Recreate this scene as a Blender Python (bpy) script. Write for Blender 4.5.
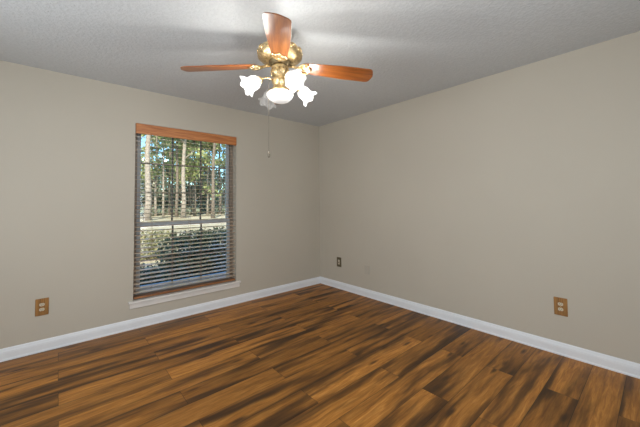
import bpy, bmesh, math, random
from mathutils import Vector, Matrix

for o in list(bpy.data.objects):
    bpy.data.objects.remove(o)
S = bpy.context.scene
C = S.collection
PI = math.pi

# ------------------------------------------------------------------ camera
YAW, PITCH, ROLL = 0.718402, 0.039312, -0.009946
cam_d = bpy.data.cameras.new('camera')
cam = bpy.data.objects.new('camera', cam_d)
C.objects.link(cam)
fw = Vector((math.sin(YAW)*math.cos(PITCH), math.cos(YAW)*math.cos(PITCH), math.sin(PITCH)))
rt = Vector((math.cos(YAW), -math.sin(YAW), 0))
up = rt.cross(fw)
cr, sr = math.cos(ROLL), math.sin(ROLL)
rr = cr*rt + sr*up
uu = -sr*rt + cr*up
M = Matrix.Identity(4)
for i in range(3):
    M[i][0], M[i][1], M[i][2] = rr[i], uu[i], -fw[i]
M.translation = (-3.08629, -3.54123, 1.25184)
cam.matrix_world = M
cam_d.sensor_fit = 'HORIZONTAL'
cam_d.sensor_width = 36
cam_d.lens = 300.06*36/640
cam_d.shift_x = 0
cam_d.shift_y = -(213.5-190.04)/640
cam_d.clip_start = 0.02
cam_d.clip_end = 400
S.camera = cam

# ------------------------------------------------------------------ world, sun, fill lights, exposure
S.view_settings.view_transform = 'Standard'
S.view_settings.look = 'None'
S.view_settings.gamma = 1
S.view_settings.use_curve_mapping = False
S.view_settings.exposure = 0.0

W = bpy.data.worlds.new('sky')
S.world = W
W.use_nodes = True
wn = W.node_tree
wn.nodes.clear()
wo = wn.nodes.new('ShaderNodeOutputWorld')
wb = wn.nodes.new('ShaderNodeBackground')
sky = wn.nodes.new('ShaderNodeTexSky')
sky.sky_type = 'NISHITA'
sky.sun_disc = False
sky.sun_elevation = math.radians(38)
sky.sun_rotation = math.radians(200)
sky.air_density = 1.0
sky.dust_density = 0.3
sky.ozone_density = 2.0
wb.inputs['Strength'].default_value = 0.30
tint = wn.nodes.new('ShaderNodeMix')
tint.data_type, tint.blend_type = 'RGBA', 'MULTIPLY'
tint.inputs[0].default_value = 1
tint.inputs[7].default_value = (.70, .95, 1.0, 1)
wn.links.new(sky.outputs[0], tint.inputs[6])
wn.links.new(tint.outputs[2], wb.inputs[0])
wn.links.new(wb.outputs[0], wo.inputs[0])

sun_d = bpy.data.lights.new('sun', 'SUN')
sun_d.energy = 10.0
sun_d.angle = math.radians(0.6)
sun_d.color = (1, .93, .82)
sun = bpy.data.objects.new('sun', sun_d)
C.objects.link(sun)
sun.rotation_euler = Vector((0.42, 0.72, -0.50)).to_track_quat('-Z', 'Y').to_euler()
sun.location = (-8, -12, 12)


def area(name, loc, direction, sx, sy, power, col=(1, 1, 1)):
    d = bpy.data.lights.new(name, 'AREA')
    d.shape = 'RECTANGLE'
    d.size, d.size_y, d.energy, d.color = sx, sy, power, col
    o = bpy.data.objects.new(name, d)
    C.objects.link(o)
    o.location = loc
    o.rotation_euler = Vector(direction).to_track_quat('-Z', 'Z').to_euler()
    return o


# added fill area lights behind the camera, in made-up closed window openings
area('fill_light_back', (-2.2, -4.36, 1.35), (0.1, 1, 0.10), 1.3, 1.6, 35, (.84, .91, .97))
area('fill_light_side', (-4.36, -2.0, 1.35), (1, 0.1, 0.10), 1.2, 1.6, 47, (.84, .91, .97))
LAMP_W = 5.4

# ------------------------------------------------------------------ helpers


class MB:
    """collects shapes into one mesh"""

    def __init__(self):
        self.v, self.f, self.s = [], [], []

    def add(self, vs, fs, smooth=False):
        b = len(self.v)
        self.v += [tuple(x) for x in vs]
        for f in fs:
            self.f.append(tuple(b+i for i in f))
            self.s.append(smooth)
        return self

    def box(self, a, b, m=None):
        x0, y0, z0 = a
        x1, y1, z1 = b
        vs = [Vector(p) for p in ((x0, y0, z0), (x1, y0, z0), (x1, y1, z0), (x0, y1, z0),
                                  (x0, y0, z1), (x1, y0, z1), (x1, y1, z1), (x0, y1, z1))]
        if m is not None:
            vs = [m @ v for v in vs]
        return self.add(vs, [(0, 3, 2, 1), (4, 5, 6, 7), (0, 1, 5, 4), (1, 2, 6, 5), (2, 3, 7, 6), (3, 0, 4, 7)])

    def lathe(self, prof, n=32, m=None, mod=None, cap0=True, cap1=True):
        """profile of (radius, z) about Z"""
        vs, fs = [], []
        for k, (r, z) in enumerate(prof):
            for i in range(n):
                a = 2*PI*i/n
                q, dz = (1, 0) if mod is None else mod(k, a)
                vs.append(Vector((r*q*math.cos(a), r*q*math.sin(a), z+dz)))
        for k in range(len(prof)-1):
            for i in range(n):
                j = (i+1) % n
                fs.append((k*n+i, k*n+j, (k+1)*n+j, (k+1)*n+i))
        if cap0:
            fs.append(tuple(range(n-1, -1, -1)))
        if cap1:
            fs.append(tuple((len(prof)-1)*n+i for i in range(n)))
        if m is not None:
            vs = [m @ v for v in vs]
        return self.add(vs, fs, True)

    def tube(self, pts, rad, n=8, caps=True):
        pts = [Vector(p) for p in pts]
        rads = rad if isinstance(rad, (list, tuple)) else [rad]*len(pts)
        vs, fs = [], []
        t0 = (pts[1]-pts[0]).normalized()
        nrm = t0.orthogonal().normalized()
        for k, p in enumerate(pts):
            t = (pts[min(k+1, len(pts)-1)]-pts[max(k-1, 0)]).normalized()
            nrm = (nrm-t*nrm.dot(t)).normalized()
            bn = t.cross(nrm)
            for i in range(n):
                a = 2*PI*i/n
                vs.append(p+(nrm*math.cos(a)+bn*math.sin(a))*rads[k])
        for k in range(len(pts)-1):
            for i in range(n):
                j = (i+1) % n
                fs.append((k*n+i, k*n+j, (k+1)*n+j, (k+1)*n+i))
        if caps:
            fs.append(tuple(range(n-1, -1, -1)))
            fs.append(tuple((len(pts)-1)*n+i for i in range(n)))
        return self.add(vs, fs, True)

    def prism(self, outline, z0, z1, m=None):
        """outline (x, y) extruded in z"""
        n = len(outline)
        vs = [Vector((x, y, z0)) for x, y in outline]+[Vector((x, y, z1)) for x, y in outline]
        fs = [tuple(range(n-1, -1, -1)), tuple(range(n, 2*n))]
        for i in range(n):
            j = (i+1) % n
            fs.append((i, j, n+j, n+i))
        if m is not None:
            vs = [m @ v for v in vs]
        return self.add(vs, fs)

    def sweep(self, prof, a, b, nrm):
        """profile (out, z) carried from point a to b along a wall; nrm = direction into the room"""
        a, b, nrm = Vector(a), Vector(b), Vector(nrm)
        n = len(prof)
        vs = [a+nrm*o+Vector((0, 0, z)) for o, z in prof]+[b+nrm*o+Vector((0, 0, z)) for o, z in prof]
        fs = [tuple(range(n)), tuple(range(2*n-1, n-1, -1))]
        for i in range(n):
            j = (i+1) % n
            fs.append((i, n+i, n+j, j))
        return self.add(vs, fs)

    def build(self, name, mat, parent=None, bevel=0, loc=None):
        me = bpy.data.meshes.new(name)
        me.from_pydata(self.v, [], self.f)
        me.polygons.foreach_set('use_smooth', self.s)
        me.materials.append(mat)
        bm = bmesh.new()
        bm.from_mesh(me)
        bmesh.ops.recalc_face_normals(bm, faces=bm.faces)
        bm.to_mesh(me)
        bm.free()
        me.update()
        o = bpy.data.objects.new(name, me)
        C.objects.link(o)
        if parent:
            o.parent = parent
        if loc:
            o.location = loc
        if bevel:
            md = o.modifiers.new('bevel', 'BEVEL')
            md.width, md.segments, md.limit_method = bevel, 2, 'ANGLE'
        return o


def empty(name, loc, rz=0):
    o = bpy.data.objects.new(name, None)
    C.objects.link(o)
    o.location = loc
    o.rotation_euler = (0, 0, rz)
    o.empty_display_size = .1
    return o


def tag(o, label=None, cat=None, group=None, kind=None):
    if label:
        o['label'] = label
    if cat:
        o['category'] = cat
    if group:
        o['group'] = group
    if kind:
        o['kind'] = kind
    return o


def struct(o):
    o['kind'] = 'structure'
    return o


# ------------------------------------------------------------------ materials


class NT:
    def __init__(self, name):
        self.m = bpy.data.materials.new(name)
        self.m.use_nodes = True
        self.t = self.m.node_tree
        self.t.nodes.clear()
        self.out = self.t.nodes.new('ShaderNodeOutputMaterial')

    def n(self, typ, **kw):
        nd = self.t.nodes.new(typ)
        for k, v in kw.items():
            setattr(nd, k, v)
        return nd

    def set(self, sock, v):
        if isinstance(v, bpy.types.NodeSocket):
            self.t.links.new(v, sock)
        elif v is not None:
            sock.default_value = v

    def math(self, op, a, b=None, c=None, clamp=False):
        nd = self.n('ShaderNodeMath', operation=op, use_clamp=clamp)
        for i, v in enumerate((a, b, c)):
            if v is not None:
                self.set(nd.inputs[i], v)
        return nd.outputs[0]

    def coords(self):
        return self.n('ShaderNodeTexCoord').outputs['Object']

    def xyz(self, v):
        nd = self.n('ShaderNodeSeparateXYZ')
        self.set(nd.inputs[0], v)
        return nd.outputs

    def vec(self, x, y, z):
        nd = self.n('ShaderNodeCombineXYZ')
        for i, v in enumerate((x, y, z)):
            self.set(nd.inputs[i], v)
        return nd.outputs[0]

    def noise(self, vec, scale=5, detail=3, rough=.5, dist=0):
        nd = self.n('ShaderNodeTexNoise')
        self.set(nd.inputs['Vector'], vec)
        self.set(nd.inputs['Scale'], scale)
        nd.inputs['Detail'].default_value = detail
        nd.inputs['Roughness'].default_value = rough
        nd.inputs['Distortion'].default_value = dist
        return nd.outputs['Fac']

    def ramp(self, fac, stops, interp='LINEAR'):
        nd = self.n('ShaderNodeValToRGB')
        nd.color_ramp.interpolation = interp
        el = nd.color_ramp.elements
        while len(el) < len(stops):
            el.new(.5)
        for e, (p, c) in zip(el, stops):
            e.position = p
            e.color = (*c, 1) if not isinstance(c, (int, float)) else (c, c, c, 1)
        self.set(nd.inputs[0], fac)
        return nd.outputs[0]

    def mix(self, fac, a, b, blend='MIX'):
        nd = self.n('ShaderNodeMix', data_type='RGBA', blend_type=blend)
        self.set(nd.inputs[0], fac)
        self.set(nd.inputs[6], (*a, 1) if isinstance(a, tuple) else a)
        self.set(nd.inputs[7], (*b, 1) if isinstance(b, tuple) else b)
        return nd.outputs[2]

    def bump(self, h, strength=.3, dist=.01):
        nd = self.n('ShaderNodeBump')
        self.set(nd.inputs['Height'], h)
        nd.inputs['Strength'].default_value = strength
        nd.inputs['Distance'].default_value = dist
        return nd.outputs[0]

    def pbr(self, col, rough=.5, metal=0, normal=None, coat=0, spec=.5):
        b = self.n('ShaderNodeBsdfPrincipled')
        self.set(b.inputs['Base Color'], (*col, 1) if isinstance(col, tuple) else col)
        self.set(b.inputs['Roughness'], rough)
        b.inputs['Metallic'].default_value = metal
        b.inputs['Coat Weight'].default_value = coat
        b.inputs['Specular IOR Level'].default_value = spec
        if normal is not None:
            self.set(b.inputs['Normal'], normal)
        self.t.links.new(b.outputs[0], self.out.inputs[0])
        return b


def plain(name, col, rough=.5, metal=0, var=.06, scale=30, bump=0, coat=0, spec=.5):
    t = NT(name)
    c = t.coords()
    f = t.noise(c, scale, 3)
    lo = tuple(max(0, x*(1-var)) for x in col)
    hi = tuple(min(1, x*(1+var)) for x in col)
    colr = t.ramp(f, [(.3, lo), (.7, hi)])
    t.pbr(colr, rough, metal, t.bump(f, bump, .002) if bump else None, coat, spec)
    return t.m


def wood(name, light, mid, dark, axis=0, rough=.35, coat=0.2, scale=1.0):
    t = NT(name)
    p = t.xyz(t.coords())
    k = [40, 40, 40]
    k[axis] = 2.5
    v = t.vec(*[t.math('MULTIPLY', p[i], k[i]*scale) for i in range(3)])
    a = t.noise(v, 1.0, 5, .6, 1.2)
    k2 = [x*3 for x in k]
    v2 = t.vec(*[t.math('MULTIPLY', p[i], k2[i]*scale) for i in range(3)])
    b = t.noise(v2, 1.0, 3, .6)
    f = t.math('ADD', t.math('MULTIPLY', a, .75), t.math('MULTIPLY', b, .25))
    col = t.ramp(f, [(.32, dark), (.47, mid), (.62, light)])
    t.pbr(col, rough, 0, t.bump(b, .05, .001), coat)
    return t.m


def m_wall():
    t = NT('wall_paint')
    c = t.coords()
    big = t.noise(c, 1.3, 2)
    fine = t.noise(c, 90, 3)
    col = t.ramp(big, [(.3, (.508, .462, .384)), (.7, (.528, .481, .400))])
    t.pbr(col, .55, 0, t.bump(fine, .10, .002), 0, .3)
    return t.m


def m_ceiling():
    t = NT('textured_ceiling_paint')
    c = t.coords()
    a = t.noise(c, 46, 4, .55, .3)
    b = t.noise(c, 110, 3, .6)
    blob = t.ramp(a, [(.42, 0.0), (.58, 1.0)])
    h = t.math('ADD', t.math('MULTIPLY', blob, .7), t.math('MULTIPLY', b, .5))
    col = t.ramp(a, [(.3, (.585, .606, .62)), (.7, (.635, .655, .668))])
    t.pbr(col, .9, 0, t.bump(h, .32, .008), 0, .1)
    return t.m


def m_floor():
    t = NT('laminate_planks')
    p = t.xyz(t.coords())
    x, y = p[0], p[1]
    rowc = t.math('DIVIDE', t.math('SUBTRACT', t.math('MULTIPLY', y, -1), .1295), .1775)
    row = t.math('FLOOR', rowc)
    fy = t.math('FRACT', rowc)
    par = t.math('MODULO', t.math('ADD', row, 20), 2)
    u = t.math('DIVIDE', t.math('SUBTRACT', t.math('SUBTRACT', t.math('MULTIPLY', x, -1), .62), t.math('MULTIPLY', par, .61)), 1.22)
    colm = t.math('FLOOR', u)
    fx = t.math('FRACT', u)
    wn_ = t.n('ShaderNodeTexWhiteNoise', noise_dimensions='2D')
    t.set(wn_.inputs[0], t.vec(row, colm, 0))
    rnd = wn_.outputs['Value']
    rc = t.xyz(wn_.outputs['Color'])
    lx = t.math('MULTIPLY', fx, 1.22)
    ly = t.math('MULTIPLY', fy, .1775)
    # wandering of the figure across the board
    wob = t.noise(t.vec(t.math('MULTIPLY', lx, 2.0), t.math('MULTIPLY', rnd, 50), t.math('MULTIPLY', rc[0], 31)), 1, 2, .5)
    lyw = t.math('ADD', ly, t.math('MULTIPLY', t.math('SUBTRACT', wob, .5), .05))
    # broad dark heartwood streaks
    v1 = t.vec(t.math('ADD', t.math('MULTIPLY', lx, 1.15), t.math('MULTIPLY', rc[0], 60)),
               t.math('ADD', t.math('MULTIPLY', lyw, 11), t.math('MULTIPLY', rc[1], 70)), t.math('MULTIPLY', rc[2], 40))
    s1 = t.noise(v1, 1.0, 3, .5, .2)
    # medium grain
    v2 = t.vec(t.math('ADD', t.math('MULTIPLY', lx, 5), t.math('MULTIPLY', rc[1], 60)),
               t.math('ADD', t.math('MULTIPLY', lyw, 55), t.math('MULTIPLY', rc[2], 70)), t.math('MULTIPLY', rc[0], 40))
    s2 = t.noise(v2, 1.0, 4, .6, .6)
    v3 = t.vec(t.math('MULTIPLY', lx, 18), t.math('ADD', t.math('MULTIPLY', ly, 330), t.math('MULTIPLY', rc[2], 70)), rnd)
    s3 = t.noise(v3, 1.0, 2, .6)
    base = t.ramp(s2, [(.28, (.235, .088, .015)), (.5, (.385, .158, .030)), (.72, (.545, .250, .058))])
    tone = t.ramp(rnd, [(0, .68), (.5, .98), (1, 1.25)])
    base = t.mix(1.0, base, tone, 'MULTIPLY')
    fine = t.ramp(s3, [(.3, .86), (.7, 1.08)])
    base = t.mix(1.0, base, fine, 'MULTIPLY')
    # edges of boards carry more of the dark figure
    edge = t.math('POWER', t.math('ABSOLUTE', t.math('SUBTRACT', t.math('MULTIPLY', fy, 2), 1)), 3)
    sd = t.math('SUBTRACT', s1, t.math('MULTIPLY', edge, .075))
    shift = t.math('MULTIPLY', t.math('SUBTRACT', rc[2], .42), .09)
    sd = t.math('ADD', sd, shift)
    dark = t.ramp(sd, [(.30, 1.0), (.40, .78), (.49, .30), (.58, .0)])
    base = t.mix(t.math('MULTIPLY', dark, .93), base, (.034, .017, .008))
    # knots
    vk = t.n('ShaderNodeTexVoronoi', feature='F1')
    t.set(vk.inputs['Vector'], t.vec(t.math('ADD', t.math('MULTIPLY', lx, 2.0), t.math('MULTIPLY', rc[0], 55)),
                                     t.math('ADD', t.math('MULTIPLY', ly, 8), t.math('MULTIPLY', rc[1], 33)), rnd))
    vk.inputs['Scale'].default_value = 1.0
    kn = t.ramp(vk.outputs['Distance'], [(.06, 1.0), (.16, 0.0)])
    base = t.mix(t.math('MULTIPLY', kn, .8), base, (.028, .015, .009))
    # seams
    e1 = t.math('MINIMUM', fy, t.math('SUBTRACT', 1, fy))
    e2 = t.math('MULTIPLY', t.math('MINIMUM', fx, t.math('SUBTRACT', 1, fx)), 6.87)
    e = t.math('MINIMUM', e1, e2)
    seam = t.ramp(e, [(.004, 1.0), (.013, 0.0)])
    base = t.mix(t.math('MULTIPLY', seam, .75), base, (.022, .012, .007))
    h = t.math('ADD', t.math('MULTIPLY', t.math('SUBTRACT', 1, seam), 1.0), t.math('MULTIPLY', s3, .12))
    rough = t.ramp(s2, [(.3, .40), (.7, .50)])
    t.pbr(base, rough, 0, t.bump(h, .25, .0015), 0, .25)
    return t.m


def m_brass():
    t = NT('antique_brass')
    c = t.coords()
    a = t.noise(c, 55, 4, .6, .8)
    v = t.n('ShaderNodeTexVoronoi', feature='F1')
    t.set(v.inputs['Vector'], c)
    v.inputs['Scale'].default_value = 75
    h = t.math('ADD', a, t.math('MULTIPLY', v.outputs['Distance'], .6))
    col = t.ramp(a, [(.30, (.34, .24, .11)), (.5, (.68, .52, .28)), (.7, (.90, .74, .46))])
    t.pbr(col, .33, .92, t.bump(h, .6, .005))
    return t.m


def m_polished():
    t = NT('polished_brass')
    f = t.noise(t.coords(), 40, 2)
    col = t.ramp(f, [(.3, (.82, .60, .30)), (.7, (.95, .78, .48))])
    t.pbr(col, .22, .95)
    return t.m


def m_shade():
    t = NT('frosted_white_glass')
    f = t.noise(t.coords(), 60, 3)
    col = t.ramp(f, [(.3, (.88, .88, .89)), (.7, (.95, .95, .95))])
    d = t.n('ShaderNodeBsdfDiffuse')
    t.set(d.inputs[0], col)
    tr = t.n('ShaderNodeBsdfTranslucent')
    t.set(tr.inputs[0], col)
    g = t.n('ShaderNodeBsdfGlossy')
    g.inputs['Roughness'].default_value = .15
    tp = t.n('ShaderNodeBsdfTransparent')
    m1 = t.n('ShaderNodeMixShader')
    m1.inputs[0].default_value = .55
    t.t.links.new(d.outputs[0], m1.inputs[1])
    t.t.links.new(tr.outputs[0], m1.inputs[2])
    m2 = t.n('ShaderNodeMixShader')
    m2.inputs[0].default_value = .06
    t.t.links.new(m1.outputs[0], m2.inputs[1])
    t.t.links.new(g.outputs[0], m2.inputs[2])
    m3 = t.n('ShaderNodeMixShader')
    m3.inputs[0].default_value = .87
    t.t.links.new(m2.outputs[0], m3.inputs[1])
    t.t.links.new(tp.outputs[0], m3.inputs[2])
    t.t.links.new(m3.outputs[0], t.out.inputs[0])
    return t.m


def m_glow(name, col, strength):
    t = NT(name)
    f = t.noise(t.coords(), 20, 2)
    c = t.ramp(f, [(.3, tuple(x*.97 for x in col)), (.7, col)])
    e = t.n('ShaderNodeEmission')
    t.set(e.inputs[0], c)
    e.inputs[1].default_value = strength
    t.t.links.new(e.outputs[0], t.out.inputs[0])
    return t.m


def m_bowl():
    t = NT('lit_bowl_glass')
    f = t.noise(t.coords(), 30, 2)
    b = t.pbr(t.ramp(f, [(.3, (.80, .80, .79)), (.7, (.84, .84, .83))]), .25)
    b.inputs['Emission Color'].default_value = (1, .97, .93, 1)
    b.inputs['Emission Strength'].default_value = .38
    return t.m


def m_glass():
    t = NT('window_glass')
    fr = t.n('ShaderNodeFresnel')
    fr.inputs[0].default_value = 1.45
    f = t.noise(t.coords(), 2, 1)
    col = t.ramp(f, [(.3, (.93, .96, .96)), (.7, (.96, .98, .98))])
    tp = t.n('ShaderNodeBsdfTransparent')
    t.set(tp.inputs[0], col)
    g = t.n('ShaderNodeBsdfGlossy')
    g.inputs['Roughness'].default_value = .02
    mx = t.n('ShaderNodeMixShader')
    t.set(mx.inputs[0], t.math('MULTIPLY', fr.outputs[0], .8))
    t.t.links.new(tp.outputs[0], mx.inputs[1])
    t.t.links.new(g.outputs[0], mx.inputs[2])
    t.t.links.new(mx.outputs[0], t.out.inputs[0])
    return t.m


def m_leaf(name, a, b, c, scale=3):
    t = NT(name)
    f = t.noise(t.coords(), scale, 4, .65)
    col = t.ramp(f, [(.35, a), (.5, b), (.65, c)])
    d = t.n('ShaderNodeBsdfPrincipled')
    t.set(d.inputs['Base Color'], col)
    d.inputs['Roughness'].default_value = .5
    tr = t.n('ShaderNodeBsdfTranslucent')
    t.set(tr.inputs[0], col)
    mx = t.n('ShaderNodeMixShader')
    mx.inputs[0].default_value = .3
    t.t.links.new(d.outputs[0], mx.inputs[1])
    t.t.links.new(tr.outputs[0], mx.inputs[2])
    t.t.links.new(mx.outputs[0], t.out.inputs[0])
    return t.m


WALL = m_wall()
CEIL = m_ceiling()
FLOOR = m_floor()
BRASS = m_brass()
BRASS2 = m_polished()
TRIM = plain('white_trim_paint', (.78, .80, .825), .35, 0, .02, 8)
SILLW = plain('sill_white_paint', (.72, .69, .65), .4, 0, .03, 10)
JAMB = plain('jamb_brown', (.26, .205, .155), .5, 0, .08, 12)
MUNT = plain('muntin_dark', (.11, .105, .09), .5, 0, .06, 12)
FRAME = plain('window_frame_vinyl', (.44, .475, .50), .45, 0, .04, 10)
OAK = wood('honey_oak', (.60, .245, .080), (.47, .165, .048), (.30, .09, .025), 0, .4, .15)
SLAT = wood('slat_wood', (.68, .54, .41), (.60, .46, .34), (.48, .36, .25), 0, .22, .6, .7)
CHERRY = wood('cherry_blade', (.35, .120, .026), (.23, .066, .013), (.085, .025, .007), 0, .3, .3, .8)
PLATE = wood('oak_plate', (.40, .20, .055), (.28, .13, .032), (.15, .065, .017), 2, .4, .15, 2)
IVORY = plain('ivory_plastic', (.60, .53, .40), .35, 0, .03, 40)
BRONZE = plain('dark_bronze_plate', (.15, .125, .075), .4, .5, .12, 60)
SLOT = plain('dark_slot', (.03, .025, .02), .6, 0, .1, 60)
CORD = plain('ladder_cord', (.34, .27, .2), .8, 0, .1, 60)
SHADE = m_shade()
BULB = m_glow('lit_bulb', (1, .95, .88), 14)
GLASS = m_glass()
STEEL = plain('chain_metal', (.20, .17, .13), .45, .6, .1, 100)

# ------------------------------------------------------------------ room shell
XW, YB, H = -4.4, -4.4, 2.44      # room runs x XW..0, y YB..0
WT = .16
fl = MB().box((XW, YB, -.1), (0, 0, 0)).build('floor', FLOOR)
struct(fl)
ce = MB().box((XW-WT, YB-WT, H), (WT, WT, H+.12)).build('ceiling', CEIL)
struct(ce)


def wall_hole(name, axis, plane, out, a0, a1, hole):
    """wall slab with one rectangular opening; axis 0 = runs along x, 1 = along y"""
    h0, h1, z0, z1 = hole
    m = MB()
    lo, hi = min(plane, plane+out), max(plane, plane+out)

    def bx(u0, u1, w0, w1):
        if u1 <= u0 or w1 <= w0:
            return
        if axis == 0:
            m.box((u0, lo, w0), (u1, hi, w1))
        else:
            m.box((lo, u0, w0), (hi, u1, w1))
    bx(a0, h0, -.1, H)
    bx(h1, a1, -.1, H)
    bx(h0, h1, z1, H)
    bx(h0, h1, -.1, z0)
    return struct(m.build(name, WALL))


WX0, WX1, WZ0, WZ1 = -2.498, -1.392, .272, 2.083
wall_hole('wall_left', 0, 0, WT, XW-WT, WT, (WX0, WX1, WZ0, WZ1))
struct(MB().box((0, YB-WT, -.1), (WT, 0, H)).build('wall_right', WALL))
wall_hole('wall_back', 0, YB, -WT, XW-WT, 0, (-2.9, -1.5, .5, 2.2))
wall_hole('wall_side', 1, XW, -WT, YB, 0, (-2.65, -1.35, .5, 2.2))

for nm, aa, bb in (('added_opening_back', (-2.9, YB-.13, .5), (-1.5, YB-.12, 2.2)), ('added_opening_side', (XW-.13, -2.65, .5), (XW-.12, -1.35, 2.2))):  # unseen openings, made up to go with the fill lights
    w_ = struct(empty(nm, (0, 0, 0)))
    MB().box(aa, bb).build('sun_block_panel', TRIM, w_)     # added panels closing the made-up openings, so no sun enters
rf = MB()  # unseen slabs with eaves, added to throw shade on the hedge outside
for y0, z0, y1, z1 in ((.55, 2.66, -4.6, 4.4), (-9.75, 2.66, -4.6, 4.4)):
    rf.prism([(y0, z0), (y1, z1), (y1, z1+.15), (y0, z0+.15)], XW-3, 3.5, Matrix(((0, 0, 1, 0), (1, 0, 0, 0), (0, 1, 0, 0), (0, 0, 0, 1))))
struct(rf.build('added_shade_roof', plain('shade_roof_dark', (.12, .11, .10), .9, 0, .2, 20)))
BP = [(0, 0), (.019, 0), (.019, .010), (.015, .017), (.015, .060), (.0135, .068), (.0135, .073), (.010, .079), (.0085, .087), (.006, .094), (.002, .098), (0, .098)]
struct(MB().sweep(BP, (XW, 0, 0), (0, 0, 0), (0, -1, 0)).build('baseboard_left', TRIM))
struct(MB().sweep(BP, (0, 0, 0), (0, YB, 0), (-1, 0, 0)).build('baseboard_right', TRIM))
struct(MB().sweep(BP, (XW, YB, 0), (0, YB, 0), (0, 1, 0)).build('baseboard_back', TRIM))

# ------------------------------------------------------------------ window
win = struct(empty('window_1', (0, 0, 0)))
FY0, FY1 = .100, .158
f = MB()
f.box((WX0, FY0, WZ0), (WX0+.038, FY1, WZ1))
f.box((WX1-.038, FY0, WZ0), (WX1, FY1, WZ1))
f.box((WX0+.038, FY0, WZ1-.04), (WX1-.038, FY1, WZ1))
f.box((WX0+.038, FY0, WZ0), (WX1-.038, FY1, WZ0+.035))
f.build('window_frame', JAMB, win, .003)


def sash(name, z0, z1, y0, y1, rows, bot, top):
    a, b = WX0+.04, WX1-.04
    st = .036
    m = MB()
    m.box((a, y0, z0), (a+st, y1, z1))
    m.box((b-st, y0, z0), (b, y1, z1))
    m.box((a+st, y0, z1-top), (b-st, y1, z1))
    m.box((a+st, y0, z0), (b-st, y1, z0+bot))
    s = m.build(name, FRAME, win, .002)
    ga, gb, gz0, gz1 = a+st, b-st, z0+bot, z1-top
    mu = MB()
    for k in (1, 2):
        x = ga+(gb-ga)*k/3
        mu.box((x-.009, y0+.008, gz0), (x+.009, y1-.008, gz1))
    for k in range(1, rows):
        z = gz0+(gz1-gz0)*k/rows
        mu.box((ga, y0+.0085, z-.009), (gb, y1-.0085, z+.009))
    mu.build('muntin_grid', MUNT, s)
    ym = (y0+y1)/2
    MB().box((ga, ym-.002, gz0), (gb, ym+.002, gz1)).build('window_pane', GLASS, s)
    return s


sash('upper_sash', 1.018, 2.043, .132, .157, 3, .035, .035)
sash('lower_sash', .307, 1.050, .102, .129, 2, .05, .040)

st = MB().box((-2.541, -.032, .254), (-1.342, .0, .276)).box((WX0, -.001, .254), (WX1, .1, .2755))
struct(st.build('trim_1', SILLW, None, .003))      # window stool
struct(MB().box((-2.530, -.016, .203), (-1.353, 0, .254)).build('trim_2', SILLW, None, .003))   # apron under the stool

MB().box((WX0, .159, .30), (WX1, .27, .352)).build('outer_ledge', plain('blue_ledge', (.30, .58, .90), .5, 0, .05, 8), win)  # ledge in one even light blue
# wooden blind
bl = empty('window_blind', (WX0+.553, .04, .28))
tag(bl, 'wooden horizontal slat blind with honey oak valance hanging in the window', 'window blind')
o0 = Vector(bl.location)
bx0, bx1 = WX0+.006, WX1-.006


def loc(v):
    return tuple(Vector(v)-o0)


v = MB()
v.box(loc((bx0-.002, -.012, 1.975)), loc((bx1+.002, .004, 2.079)))
v.box(loc((bx0-.002, .004, 1.975)), loc((bx0+.010, .03, 2.079)))
v.box(loc((bx1-.010, .004, 1.975)), loc((bx1+.002, .03, 2.079)))
v.build('valance', OAK, bl, .003)
MB().box(loc((bx0+.012, .012, 2.035)), loc((bx1-.012, .062, 2.079))).build('head_rail', plain('head_rail_metal', (.45, .40, .34), .5), bl)
sl = MB()
tilt = math.radians(7)
zs = []
z = .345
while z < 2.02:
    zs.append(z)
    z += .0445
for z in zs:
    m = Matrix.Translation(Vector((0, .038, z))-o0) @ Matrix.Rotation(tilt, 4, 'X')
    sl.box((bx0, -.025, -.0016), (bx1, .025, .0016), m)
sl.build('slats', SLAT, bl)
MB().box(loc((bx0, .013, .284)), loc((bx1, .063, .306))).build('bottom_rail', wood('dark_rail_wood', (.34, .15, .06), (.26, .105, .04), (.17, .065, .022)), bl, .003)
for x in (-2.33, -1.945, -1.56):
    c = MB()
    c.tube([loc((x, .0125, .3)), loc((x, .0125, 2.04))], .0012, 5)
    c.tube([loc((x, .0635, .3)), loc((x, .0635, 2.04))], .0012, 5)
    c.build('ladder_cord', CORD, bl)

# ------------------------------------------------------------------ wall plates


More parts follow.
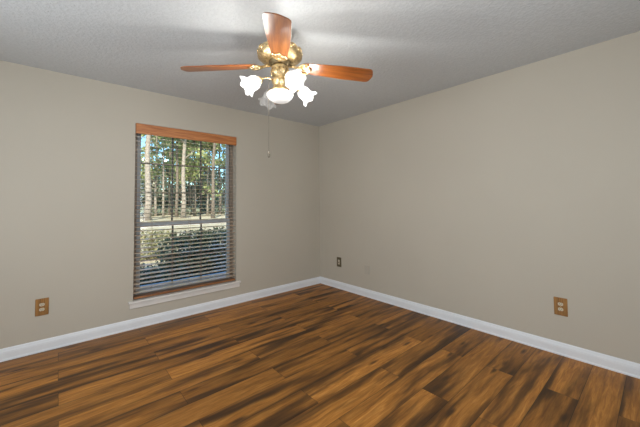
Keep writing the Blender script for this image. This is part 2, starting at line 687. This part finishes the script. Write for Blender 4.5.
def wall_plate(name, label, cat, pos, ang, w, h, mat, kind):
    """plate centred at pos; local +Y points into the wall, X along it"""
    r = empty(name, pos, ang)
    tag(r, label, cat)
    MB().box((-w/2, -.007 if kind != 'blank' else -.011, -h/2), (w/2, 0, h/2)).build('cover_plate', mat, r, .003)
    if kind == 'duplex':
        for s in (-1, 1):
            n = 20
            out = []
            for i in range(n):
                a = 2*PI*i/n
                out.append((.0172*math.cos(a), max(-.0118, min(.0118, .0172*math.sin(a)))))
            m = Matrix.Translation((0, -.0095, s*.0205)) @ Matrix.Rotation(PI/2, 4, 'X')
            q = MB().prism(out, -.004, .001, m).build('socket_face', IVORY, r)
            sm = MB()
            for dx, hh in ((-.0063, .0085), (.0063, .0068)):
                sm.box((dx-.0012, -.0108, s*.0205+.002-hh/2), (dx+.0012, -.0104, s*.0205+.002+hh/2))
            sm.lathe([(.0022, 0), (.0022, .0004)], 10, Matrix.Translation((0, -.0104, s*.0205-.0068)) @ Matrix.Rotation(PI/2, 4, 'X'))
            sm.build('socket_slots', SLOT, q)
        MB().lathe([(.0035, 0), (.0033, .0012), (.001, .0018)], 12, Matrix.Translation((0, -.007, 0)) @ Matrix.Rotation(PI/2, 4, 'X')).build('screw', BRASS2, r)
    elif kind == 'jack':
        MB().box((-.0165, -.0095, -.034), (.0165, -.006, .034)).build('jack_insert', IVORY, r, .002)
        MB().box((-.006, -.0102, -.012), (.006, -.0094, .004)).build('jack_port', SLOT, r)
        for s in (-1, 1):
            MB().lathe([(.003, 0), (.0028, .001)], 10, Matrix.Translation((0, -.007, s*.052)) @ Matrix.Rotation(PI/2, 4, 'X')).build('screw', BRONZE, r)
    else:
        for s in (-1, 1):
            MB().lathe([(.0035, 0), (.003, .0012)], 10, Matrix.Translation((0, -.011, s*.042)) @ Matrix.Rotation(PI/2, 4, 'X')).build('screw', mat, r)
    return r


wall_plate('power_outlet', 'wood-framed ivory duplex outlet on the wall left of the window', 'outlet', (-3.171, 0, .376), 0, .086, .143, PLATE, 'duplex')
wall_plate('power_outlet', 'wood-framed ivory duplex outlet on the right wall, far from the corner', 'outlet', (0, -2.9615, .385), -PI/2, .088, .143, PLATE, 'duplex')
wall_plate('wall_jack', 'small dark bronze jack plate with ivory insert on right wall near the corner', 'wall jack', (0, -.418, .379), -PI/2, .088, .136, BRONZE, 'jack')
wall_plate('blank_plate', 'blank wall plate painted beige like the wall, right of the dark jack plate', 'wall plate', (0, -.940, .353), -PI/2, .080, .116, plain('painted_plate', (.475, .432, .36), .4, 0, .02, 10), 'blank')

# ------------------------------------------------------------------ ceiling fan
FX, FYc = -1.932, -1.809
fan = empty('ceiling_fan', (FX, FYc, H))
tag(fan, 'brass ceiling fan with four cherry wood blades and white glass lamp shades', 'ceiling fan')


def zf(z):
    return z-H


AZ = math.radians(-123.7)     # towards the camera

MB().lathe([(.072, 0), (.076, -.012), (.070, -.035), (.050, -.055), (.030, -.066), (.017, -.072)], 32, None).build('canopy', BRASS, fan)
MB().lathe([(.014, zf(2.385)), (.014, zf(2.335))], 20).build('downrod', BRASS2, fan)
HP = [(.020, zf(2.350)), (.060, zf(2.346)), (.105, zf(2.336)), (.136, zf(2.322)), (.150, zf(2.306)), (.154, zf(2.290)),
      (.150, zf(2.276)), (.154, zf(2.270)), (.154, zf(2.262)), (.146, zf(2.254)), (.128, zf(2.240)), (.100, zf(2.231)), (.088, zf(2.229))]
hs = MB().lathe(HP, 48).build('motor_housing', BRASS, fan)
# raised medallions round the housing
md = MB()
for k in range(12):
    a = 2*PI*k/12
    mm = Matrix.Rotation(a, 4, 'Z') @ Matrix.Translation((.151, 0, zf(2.292)))
    for rr_, th in ((.020, .0032), (.010, .0026)):
        pts = [mm @ Vector((.002, rr_*1.25*math.cos(q), rr_*math.sin(q)*.8)) for q in [2*PI*i/16 for i in range(17)]]
        md.tube(pts, th, 6, False)
md.build('medallion_ring', BRASS2, hs)
MB().lathe([(.080, zf(2.230)), (.072, zf(2.222)), (.064, zf(2.208)), (.056, zf(2.200))], 32).build('flywheel', plain('dark_metal', (.16, .12, .06), .4, .6), fan)
NP = [(.050, zf(2.202)), (.058, zf(2.196)), (.060, zf(2.186)), (.056, zf(2.178)), (.061, zf(2.166)), (.063, zf(2.150)), (.060, zf(2.134)),
      (.050, zf(2.122)), (.046, zf(2.116)), (.052, zf(2.110)), (.056, zf(2.100)), (.056, zf(2.088)), (.050, zf(2.076)), (.044, zf(2.066)),
      (.046, zf(2.050)), (.052, zf(2.042)), (.056, zf(2.030)), (.050, zf(2.022))]
sw = MB().lathe(NP, 40).build('switch_housing', BRASS, fan)
rb = MB()
for k in range(14):
    a = 2*PI*k/14
    rb.tube([Vector((.060*math.cos(a), .060*math.sin(a), zf(2.172))), Vector((.0645*math.cos(a+.1), .0645*math.sin(a+.1), zf(2.152))),
             Vector((.058*math.cos(a+.2), .058*math.sin(a+.2), zf(2.130)))], .0035, 6)
rb.build('scroll_band', BRASS2, sw)

# blades
DROOP, BPITCH = math.radians(4.6), math.radians(-12)
ZR = 2.208


def blade_mb():
    pts = []
    r0, r1 = .155, .665
    w0, w1 = .052, .073
    side = []
    for i in range(13):
        q = i/12
        x = r0+.02+(r1-.045-r0-.02)*q
        side.append((x, w0+(w1-w0)*min(1, q*1.5)**.8))
    tip = [(r1-.030, w1-.002), (r1-.016, w1-.014), (r1-.010, w1-.030), (r1-.004, .022), (r1, 0)]
    root = [(r0, w0-.022), (r0+.006, w0-.008)]
    half = root+side+tip
    outl = [(x, -y) for x, y in half]+[(x, y) for x, y in reversed(half[:-1])]
    m = MB()
    m.prism(outl, -.003, .003)
    return m


def iron_mb():
    m = MB()
    # arm from the flywheel
    m.tube([(.070, .0, .004), (.105, 0, -.002), (.135, 0, -.008), (.165, 0, -.008)], [.011, .009, .010, .010], 8)
    # palmate plate with scrolls
    for sg in (-1, 1):
        m.tube([(.118, sg*.004, -.007), (.138, sg*.026, -.008), (.158, sg*.046, -.009), (.182, sg*.050, -.009), (.197, sg*.040, -.009),
                (.196, sg*.026, -.009), (.184, sg*.022, -.009), (.176, sg*.030, -.009)], [.007, .007, .007, .007, .007, .006, .006, .005], 8)
        m.tube([(.150, sg*.006, -.008), (.175, sg*.012, -.009), (.200, sg*.018, -.009), (.214, sg*.010, -.009), (.206, sg*.003, -.009)], [.007, .006, .006, .005, .005], 8)
        m.lathe([(.007, -.004), (.006, .002)], 12, Matrix.Translation((.190, sg*.036, -.008)))
    m.tube([(.150, 0, -.008), (.200, 0, -.009), (.228, 0, -.008)], [.010, .007, .003], 8)
    m.prism([(.14, -.012), (.165, -.032), (.195, -.034), (.212, -.012), (.22, 0), (.212, .012), (.195, .034), (.165, .032), (.14, .012)], -.007, -.0032)
    return m


blade_data = iron_data = None
for k in range(4):
    az = AZ-math.radians(1.2)+k*PI/2
    if k == 0:
        b = blade_mb().build('blade', CHERRY, fan, .0015)
        ir = iron_mb().build('blade_iron', BRASS2, b)
        b0, i0 = b, ir
    else:
        b = b0.copy()
        C.objects.link(b)
        ir = i0.copy()
        C.objects.link(ir)
        ir.parent = b
    b.matrix_local = Matrix.Translation((0, 0, zf(ZR))) @ Matrix.Rotation(az, 4, 'Z') @ Matrix.Rotation(DROOP, 4, 'Y') @ Matrix.Rotation(BPITCH, 4, 'X')

# lamp arms and tulip shades
LAZ = AZ+math.radians(24)
TILT = math.radians(34)


def shade_mod(k, a):
    amp = [0, 0, .0, .02, .03, .04, .05, .075, .11][k]
    return 1+amp*math.cos(6*a), -amp*.06*math.cos(6*a+PI)


def shade_mb():
    prof = [(.020, .0), (.030, .010), (.041, .026), (.046, .044), (.044, .060), (.043, .074), (.048, .088), (.057, .099), (.067, .107)]
    m = MB()
    m.lathe(prof, 48, None, shade_mod, False, False)
    return m


for k in range(4):
    az = LAZ+k*PI/2
    rot = Matrix.Rotation(az, 4, 'Z')
    if k == 0:
        am = MB()
        am.tube([(.040, 0, zf(2.092)), (.075, 0, zf(2.100)), (.105, 0, zf(2.099)), (.128, 0, zf(2.088)), (.142, 0, zf(2.078))], [.0065, .006, .006, .006, .007], 8)
        a0 = am.build('light_arm', BRASS2, fan)
        sock = Matrix.Translation((.138, 0, zf(2.081))) @ Matrix.Rotation(PI/2+TILT, 4, 'Y')
        cp = MB().lathe([(.008, -.004), (.020, .002), (.026, .012), (.026, .020), (.022, .026)], 24, sock)
        c0 = cp.build('socket_cup', BRASS2, a0)
        s0 = shade_mb().build('lamp_shade', SHADE, fan)
        s0.modifiers.new('thickness', 'SOLIDIFY').thickness = .002
        tag(s0, 'white ruffled tulip glass shade')
        u0 = MB().lathe([(.011, .0), (.013, .018), (.024, .038), (.029, .056), (.026, .072), (.015, .083), (.004, .087)], 20).build('bulb', BULB, s0)
        a, c, s_, u = a0, c0, s0, u0
    else:
        a, s_ = a0.copy(), s0.copy()
        c, u = c0.copy(), u0.copy()
        for q in (a, s_, c, u):
            C.objects.link(q)
        c.parent = a
        u.parent = s_
    if k == 2:
        u.data = u.data.copy()
        u.data.materials[0] = SHADE
        tag(s_, 'unlit greyish ruffled tulip glass shade')
    a.matrix_local = rot
    base = rot @ Matrix.Translation((.150, 0, zf(2.073))) @ Matrix.Rotation(PI/2+TILT, 4, 'Y')
    s_.matrix_local = base
    if k == 2:
        continue                      # the far lamp is out
    ld = bpy.data.lights.new('bulb_light', 'POINT')
    ld.energy = LAMP_W
    ld.color = (1, .98, .93)
    ld.shadow_soft_size = .03
    lo = bpy.data.objects.new('bulb_light', ld)
    C.objects.link(lo)
    lo.parent = fan
    lo.matrix_local = base @ Matrix.Translation((0, 0, .125))

# centre bowl
bp = [(.050, zf(2.024)), (.062, zf(2.022)), (.082, zf(2.014)), (.090, zf(2.004)), (.091, zf(1.996)), (.086, zf(1.984)), (.074, zf(1.968)), (.054, zf(1.953)), (.028, zf(1.944)), (.004, zf(1.942))]
bw = MB().lathe(bp, 48).build('glass_bowl', m_bowl(), fan)
tag(bw, 'smooth round white glass bowl')

# pull chain: beads down from the switch housing, with a pendant
rgt = Vector((math.cos(YAW), -math.sin(YAW), 0))
cx, cy = (rgt*-.080).xy
ch = MB()
ch.tube([(cx*.6, cy*.6, zf(2.11)), (cx*.9, cy*.9, zf(2.10)), (cx, cy, zf(2.085)), (cx, cy, zf(1.60))], .0012, 5)
z = 2.08
while z > 1.60:
    ch.lathe([(.0004, -.0018), (.0019, 0), (.0004, .0018)], 6, Matrix.Translation((cx, cy, zf(z))))
    z -= .008
cc = ch.build('pull_chain', STEEL, fan)
MB().lathe([(.002, zf(1.604)), (.006, zf(1.596)), (.0085, zf(1.582)), (.007, zf(1.568)), (.003, zf(1.560))], 14, Matrix.Translation((cx, cy, 0))).build('chain_pendant', STEEL, cc)

# ------------------------------------------------------------------ outdoors, seen through the window
GZ = -.35
t = NT('leaf_littered_ground')
c = t.coords()
gf = t.math('ADD', t.math('MULTIPLY', t.noise(c, .25, 3), .6), t.math('MULTIPLY', t.noise(c, 3, 4), .4))
t.pbr(t.ramp(gf, [(.35, (.30, .24, .13)), (.48, (.50, .42, .28)), (.62, (.64, .55, .40))]), .9, 0, None, 0, .1)
gd = MB().box((-40, .2, GZ-.2), (90, 140, GZ)).build('ground', t.m)
struct(gd)

t = NT('asphalt')
t.pbr(t.ramp(t.noise(t.coords(), 2, 4), [(.3, (.50, .49, .47)), (.7, (.62, .61, .59))]), .85)
rd = MB().box((-40, 19.5, GZ), (90, 25, GZ+.02)).build('road', t.m)
struct(rd)

rng = random.Random(7)
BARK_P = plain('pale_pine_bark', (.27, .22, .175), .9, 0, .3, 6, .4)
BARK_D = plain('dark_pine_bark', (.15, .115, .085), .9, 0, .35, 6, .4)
NEEDLE = m_leaf('pine_needles', (.13, .17, .085), (.25, .29, .15), (.42, .44, .24), .5)
OLIVE = m_leaf('olive_foliage', (.19, .23, .09), (.34, .37, .15), (.52, .52, .25), .7)
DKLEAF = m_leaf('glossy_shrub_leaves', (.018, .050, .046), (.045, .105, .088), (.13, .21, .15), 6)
TANLEAF = m_leaf('tan_leaves', (.10, .105, .045), (.26, .23, .10), (.48, .40, .2), 6)


def leaf_cloud(m, centres, n, size, rnd, flat=1.0):
    for _ in range(n):
        cx_, cy_, cz_, rx, rz = rnd.choice(centres)
        while True:
            d = Vector((rnd.uniform(-1, 1), rnd.uniform(-1, 1), rnd.uniform(-1, 1)))
            if .1 < d.length < 1:
                break
        d = d*(d.length**-.35)
        p = Vector((cx_+d.x*rx, cy_+d.y*rx, cz_+d.z*rz))
        a = Vector((rnd.gauss(0, 1), rnd.gauss(0, 1), rnd.gauss(0, 1)*flat)).normalized()
        b = a.orthogonal().normalized()
        b = (Matrix.Rotation(rnd.uniform(0, 2*PI), 3, a) @ b)
        c_ = a.cross(b)
        s = size*rnd.uniform(.6, 1.3)
        m.add([p-b*s*.5, p+c_*s*.28, p+b*s*.5, p-c_*s*.28], [(0, 1, 2, 3)])


CAMP = Vector((-3.086, -3.541, 1.252))


def place(px, dist):
    """ground point at a distance along the bearing that passes the window"""
    ang = YAW+math.atan((px-320)/300)
    return CAMP.x+math.sin(ang)*dist, CAMP.y+math.cos(ang)*dist


def tree(name, label, group, px, dist, r, h, bark, leaf, lean, crowns, nleaf, lsize, seed):
    rnd = random.Random(seed)
    x, y = place(px, dist)
    root = empty(name, (x, y, GZ))
    tag(root, label, 'tree', group)
    pts, rs = [], []
    for i in range(9):
        q = i/8
        pts.append((lean*h*q*q+rnd.uniform(-.4, .4)*r*(i > 0), rnd.uniform(-.3, .3)*r*(i > 0), h*q-.05))
        rs.append(r*(1.25 if i == 0 else 1-.65*q))
    tm = MB()
    tm.tube(pts, rs, 9)
    cl = []
    for (hz, side, rx, rz) in crowns:
        q = hz/h
        bx_ = lean*h*q*q
        cl.append((bx_+side, rnd.uniform(-.8, .8), hz, rx, rz))
        tm.tube([(bx_, 0, hz-.5*abs(side)-.2), (bx_+side*.5, 0, hz-.1*abs(side)), (bx_+side*.95, 0, hz+.1)], [r*.3, r*.2, r*.1], 6)
    tm.build('trunk', bark, root)
    if nleaf:
        lm = MB()
        leaf_cloud(lm, cl, nleaf, lsize, rnd)
        lm.build('foliage', leaf, root)
    return root


def cr(rnd, h, lo, n, spread, rx=1.6, rz=.7):
    return [(rnd.uniform(lo, h), rnd.uniform(-spread, spread), rx*rnd.uniform(.6, 1.2), rz*rnd.uniform(.6, 1.3)) for _ in range(n)]


r1 = random.Random(3)
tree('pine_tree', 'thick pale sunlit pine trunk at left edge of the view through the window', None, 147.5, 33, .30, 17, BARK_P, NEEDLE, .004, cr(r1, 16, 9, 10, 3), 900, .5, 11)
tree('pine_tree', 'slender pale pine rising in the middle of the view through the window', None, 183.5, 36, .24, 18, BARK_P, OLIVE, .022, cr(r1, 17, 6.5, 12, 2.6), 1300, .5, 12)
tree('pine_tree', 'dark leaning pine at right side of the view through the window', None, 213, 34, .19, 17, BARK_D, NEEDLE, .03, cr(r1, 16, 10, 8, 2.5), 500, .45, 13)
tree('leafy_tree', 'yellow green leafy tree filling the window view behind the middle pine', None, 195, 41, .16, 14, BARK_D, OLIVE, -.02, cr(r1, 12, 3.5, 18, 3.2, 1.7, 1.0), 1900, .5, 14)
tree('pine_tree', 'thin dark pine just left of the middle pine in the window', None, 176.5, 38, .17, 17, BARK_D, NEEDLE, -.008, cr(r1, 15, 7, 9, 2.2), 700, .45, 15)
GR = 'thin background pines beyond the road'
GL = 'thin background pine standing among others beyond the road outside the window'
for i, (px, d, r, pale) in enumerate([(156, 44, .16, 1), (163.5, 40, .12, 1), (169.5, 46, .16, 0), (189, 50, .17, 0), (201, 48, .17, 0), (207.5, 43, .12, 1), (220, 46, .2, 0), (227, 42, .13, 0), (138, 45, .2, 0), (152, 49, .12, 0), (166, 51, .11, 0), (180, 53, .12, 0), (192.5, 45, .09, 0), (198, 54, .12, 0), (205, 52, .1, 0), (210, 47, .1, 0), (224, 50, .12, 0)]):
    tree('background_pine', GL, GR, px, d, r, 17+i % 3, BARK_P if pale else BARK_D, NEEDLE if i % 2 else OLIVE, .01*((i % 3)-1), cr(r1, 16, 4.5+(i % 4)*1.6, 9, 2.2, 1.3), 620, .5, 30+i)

# far belt of undergrowth
um = MB()
cl = []
for i in range(140):
    x = rng.uniform(-6, 38)
    y = rng.uniform(44, 58)
    cl.append((x, y, GZ+rng.uniform(.4, 7.5), rng.uniform(1.2, 2.4), rng.uniform(.8, 1.5)))
for i in range(26):
    cl.append((rng.uniform(-2, 34), rng.uniform(39, 43), GZ+.5, rng.uniform(.8, 1.8), .5))
for i in range(90):
    cl.append((rng.uniform(-8, 42), rng.uniform(50, 62), GZ+rng.uniform(.5, 4), rng.uniform(1.4, 2.6), rng.uniform(1, 1.8)))
leaf_cloud(um, cl, 34000, .65, rng)
tag(um.build('undergrowth', m_leaf('undergrowth_leaves', (.14, .17, .12), (.26, .29, .20), (.42, .43, .32), .4)), 'belt of bushy undergrowth under the distant trees outside the window', 'undergrowth', kind='stuff')


def shrub(label, lobes, n, size, leaf, tips, seed):
    rnd = random.Random(seed)
    x = sum(l[0] for l in lobes)/len(lobes)
    y = sum(l[1] for l in lobes)/len(lobes)
    root = empty('garden_shrub', (x, y, GZ))
    tag(root, label, 'shrub')
    cl = [(lx-x, ly-y, lz-GZ, rx, rz) for lx, ly, lz, rx, rz in lobes]
    sm = MB()
    for (a, b, c_, rx, rz) in cl:
        sm.tube([(a*.3, b*.3, 0), (a*.8, b*.8, c_*.5), (a, b, c_+rz*.4)], [.02, .014, .006], 6)
    sm.build('stems', BARK_D, root)
    lm = MB()
    leaf_cloud(lm, cl, n, size, rnd)
    lm.build('foliage', leaf, root)
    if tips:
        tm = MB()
        leaf_cloud(tm, [(a, b, c_+rz*.75, rx*.9, rz*.4) for a, b, c_, rx, rz in cl], n//4, size, rnd)  # tan leaves over the tops of the lobes
        tag(tm.build('tan_tips', TANLEAF, root), 'yellowish tips', kind='stuff')
    return root


def at(px, y):
    ang = YAW+math.atan((px-320)/300)
    return CAMP.x+math.tan(ang)*(y-CAMP.y), y


lob = []
for px, y, z, r in ((176, 3.3, .12, .42), (186, 3.5, .16, .45), (197, 3.3, .18, .46), (208, 3.4, .2, .48), (219, 3.3, .2, .48), (231, 3.4, .2, .5), (243, 3.4, .2, .5)):
    x, yy = at(px, y)
    lob.append((x, yy, z, r, .42))
    lob.append((x, yy-.1, z-.3, r, .3))
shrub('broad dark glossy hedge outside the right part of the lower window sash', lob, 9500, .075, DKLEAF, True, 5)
lob = []
for px, y, z, r in ((132, 2.6, -.18, .35), (143, 2.7, -.14, .34), (152, 2.6, -.2, .28)):
    x, yy = at(px, y)
    lob.append((x, yy, z, r, .30))
    lob.append((x, yy-.05, z-.15, r, .2))
shrub('low dark shrub outside the left corner of the lower window sash', lob, 3200, .07, DKLEAF, False, 6)
lob = []
for px, y, z, r in ((140, 6.2, -.02, .55), (152, 6.3, .0, .5), (164, 6.1, .0, .45)):
    x, yy = at(px, y)
    lob.append((x, yy, z, r, .42))
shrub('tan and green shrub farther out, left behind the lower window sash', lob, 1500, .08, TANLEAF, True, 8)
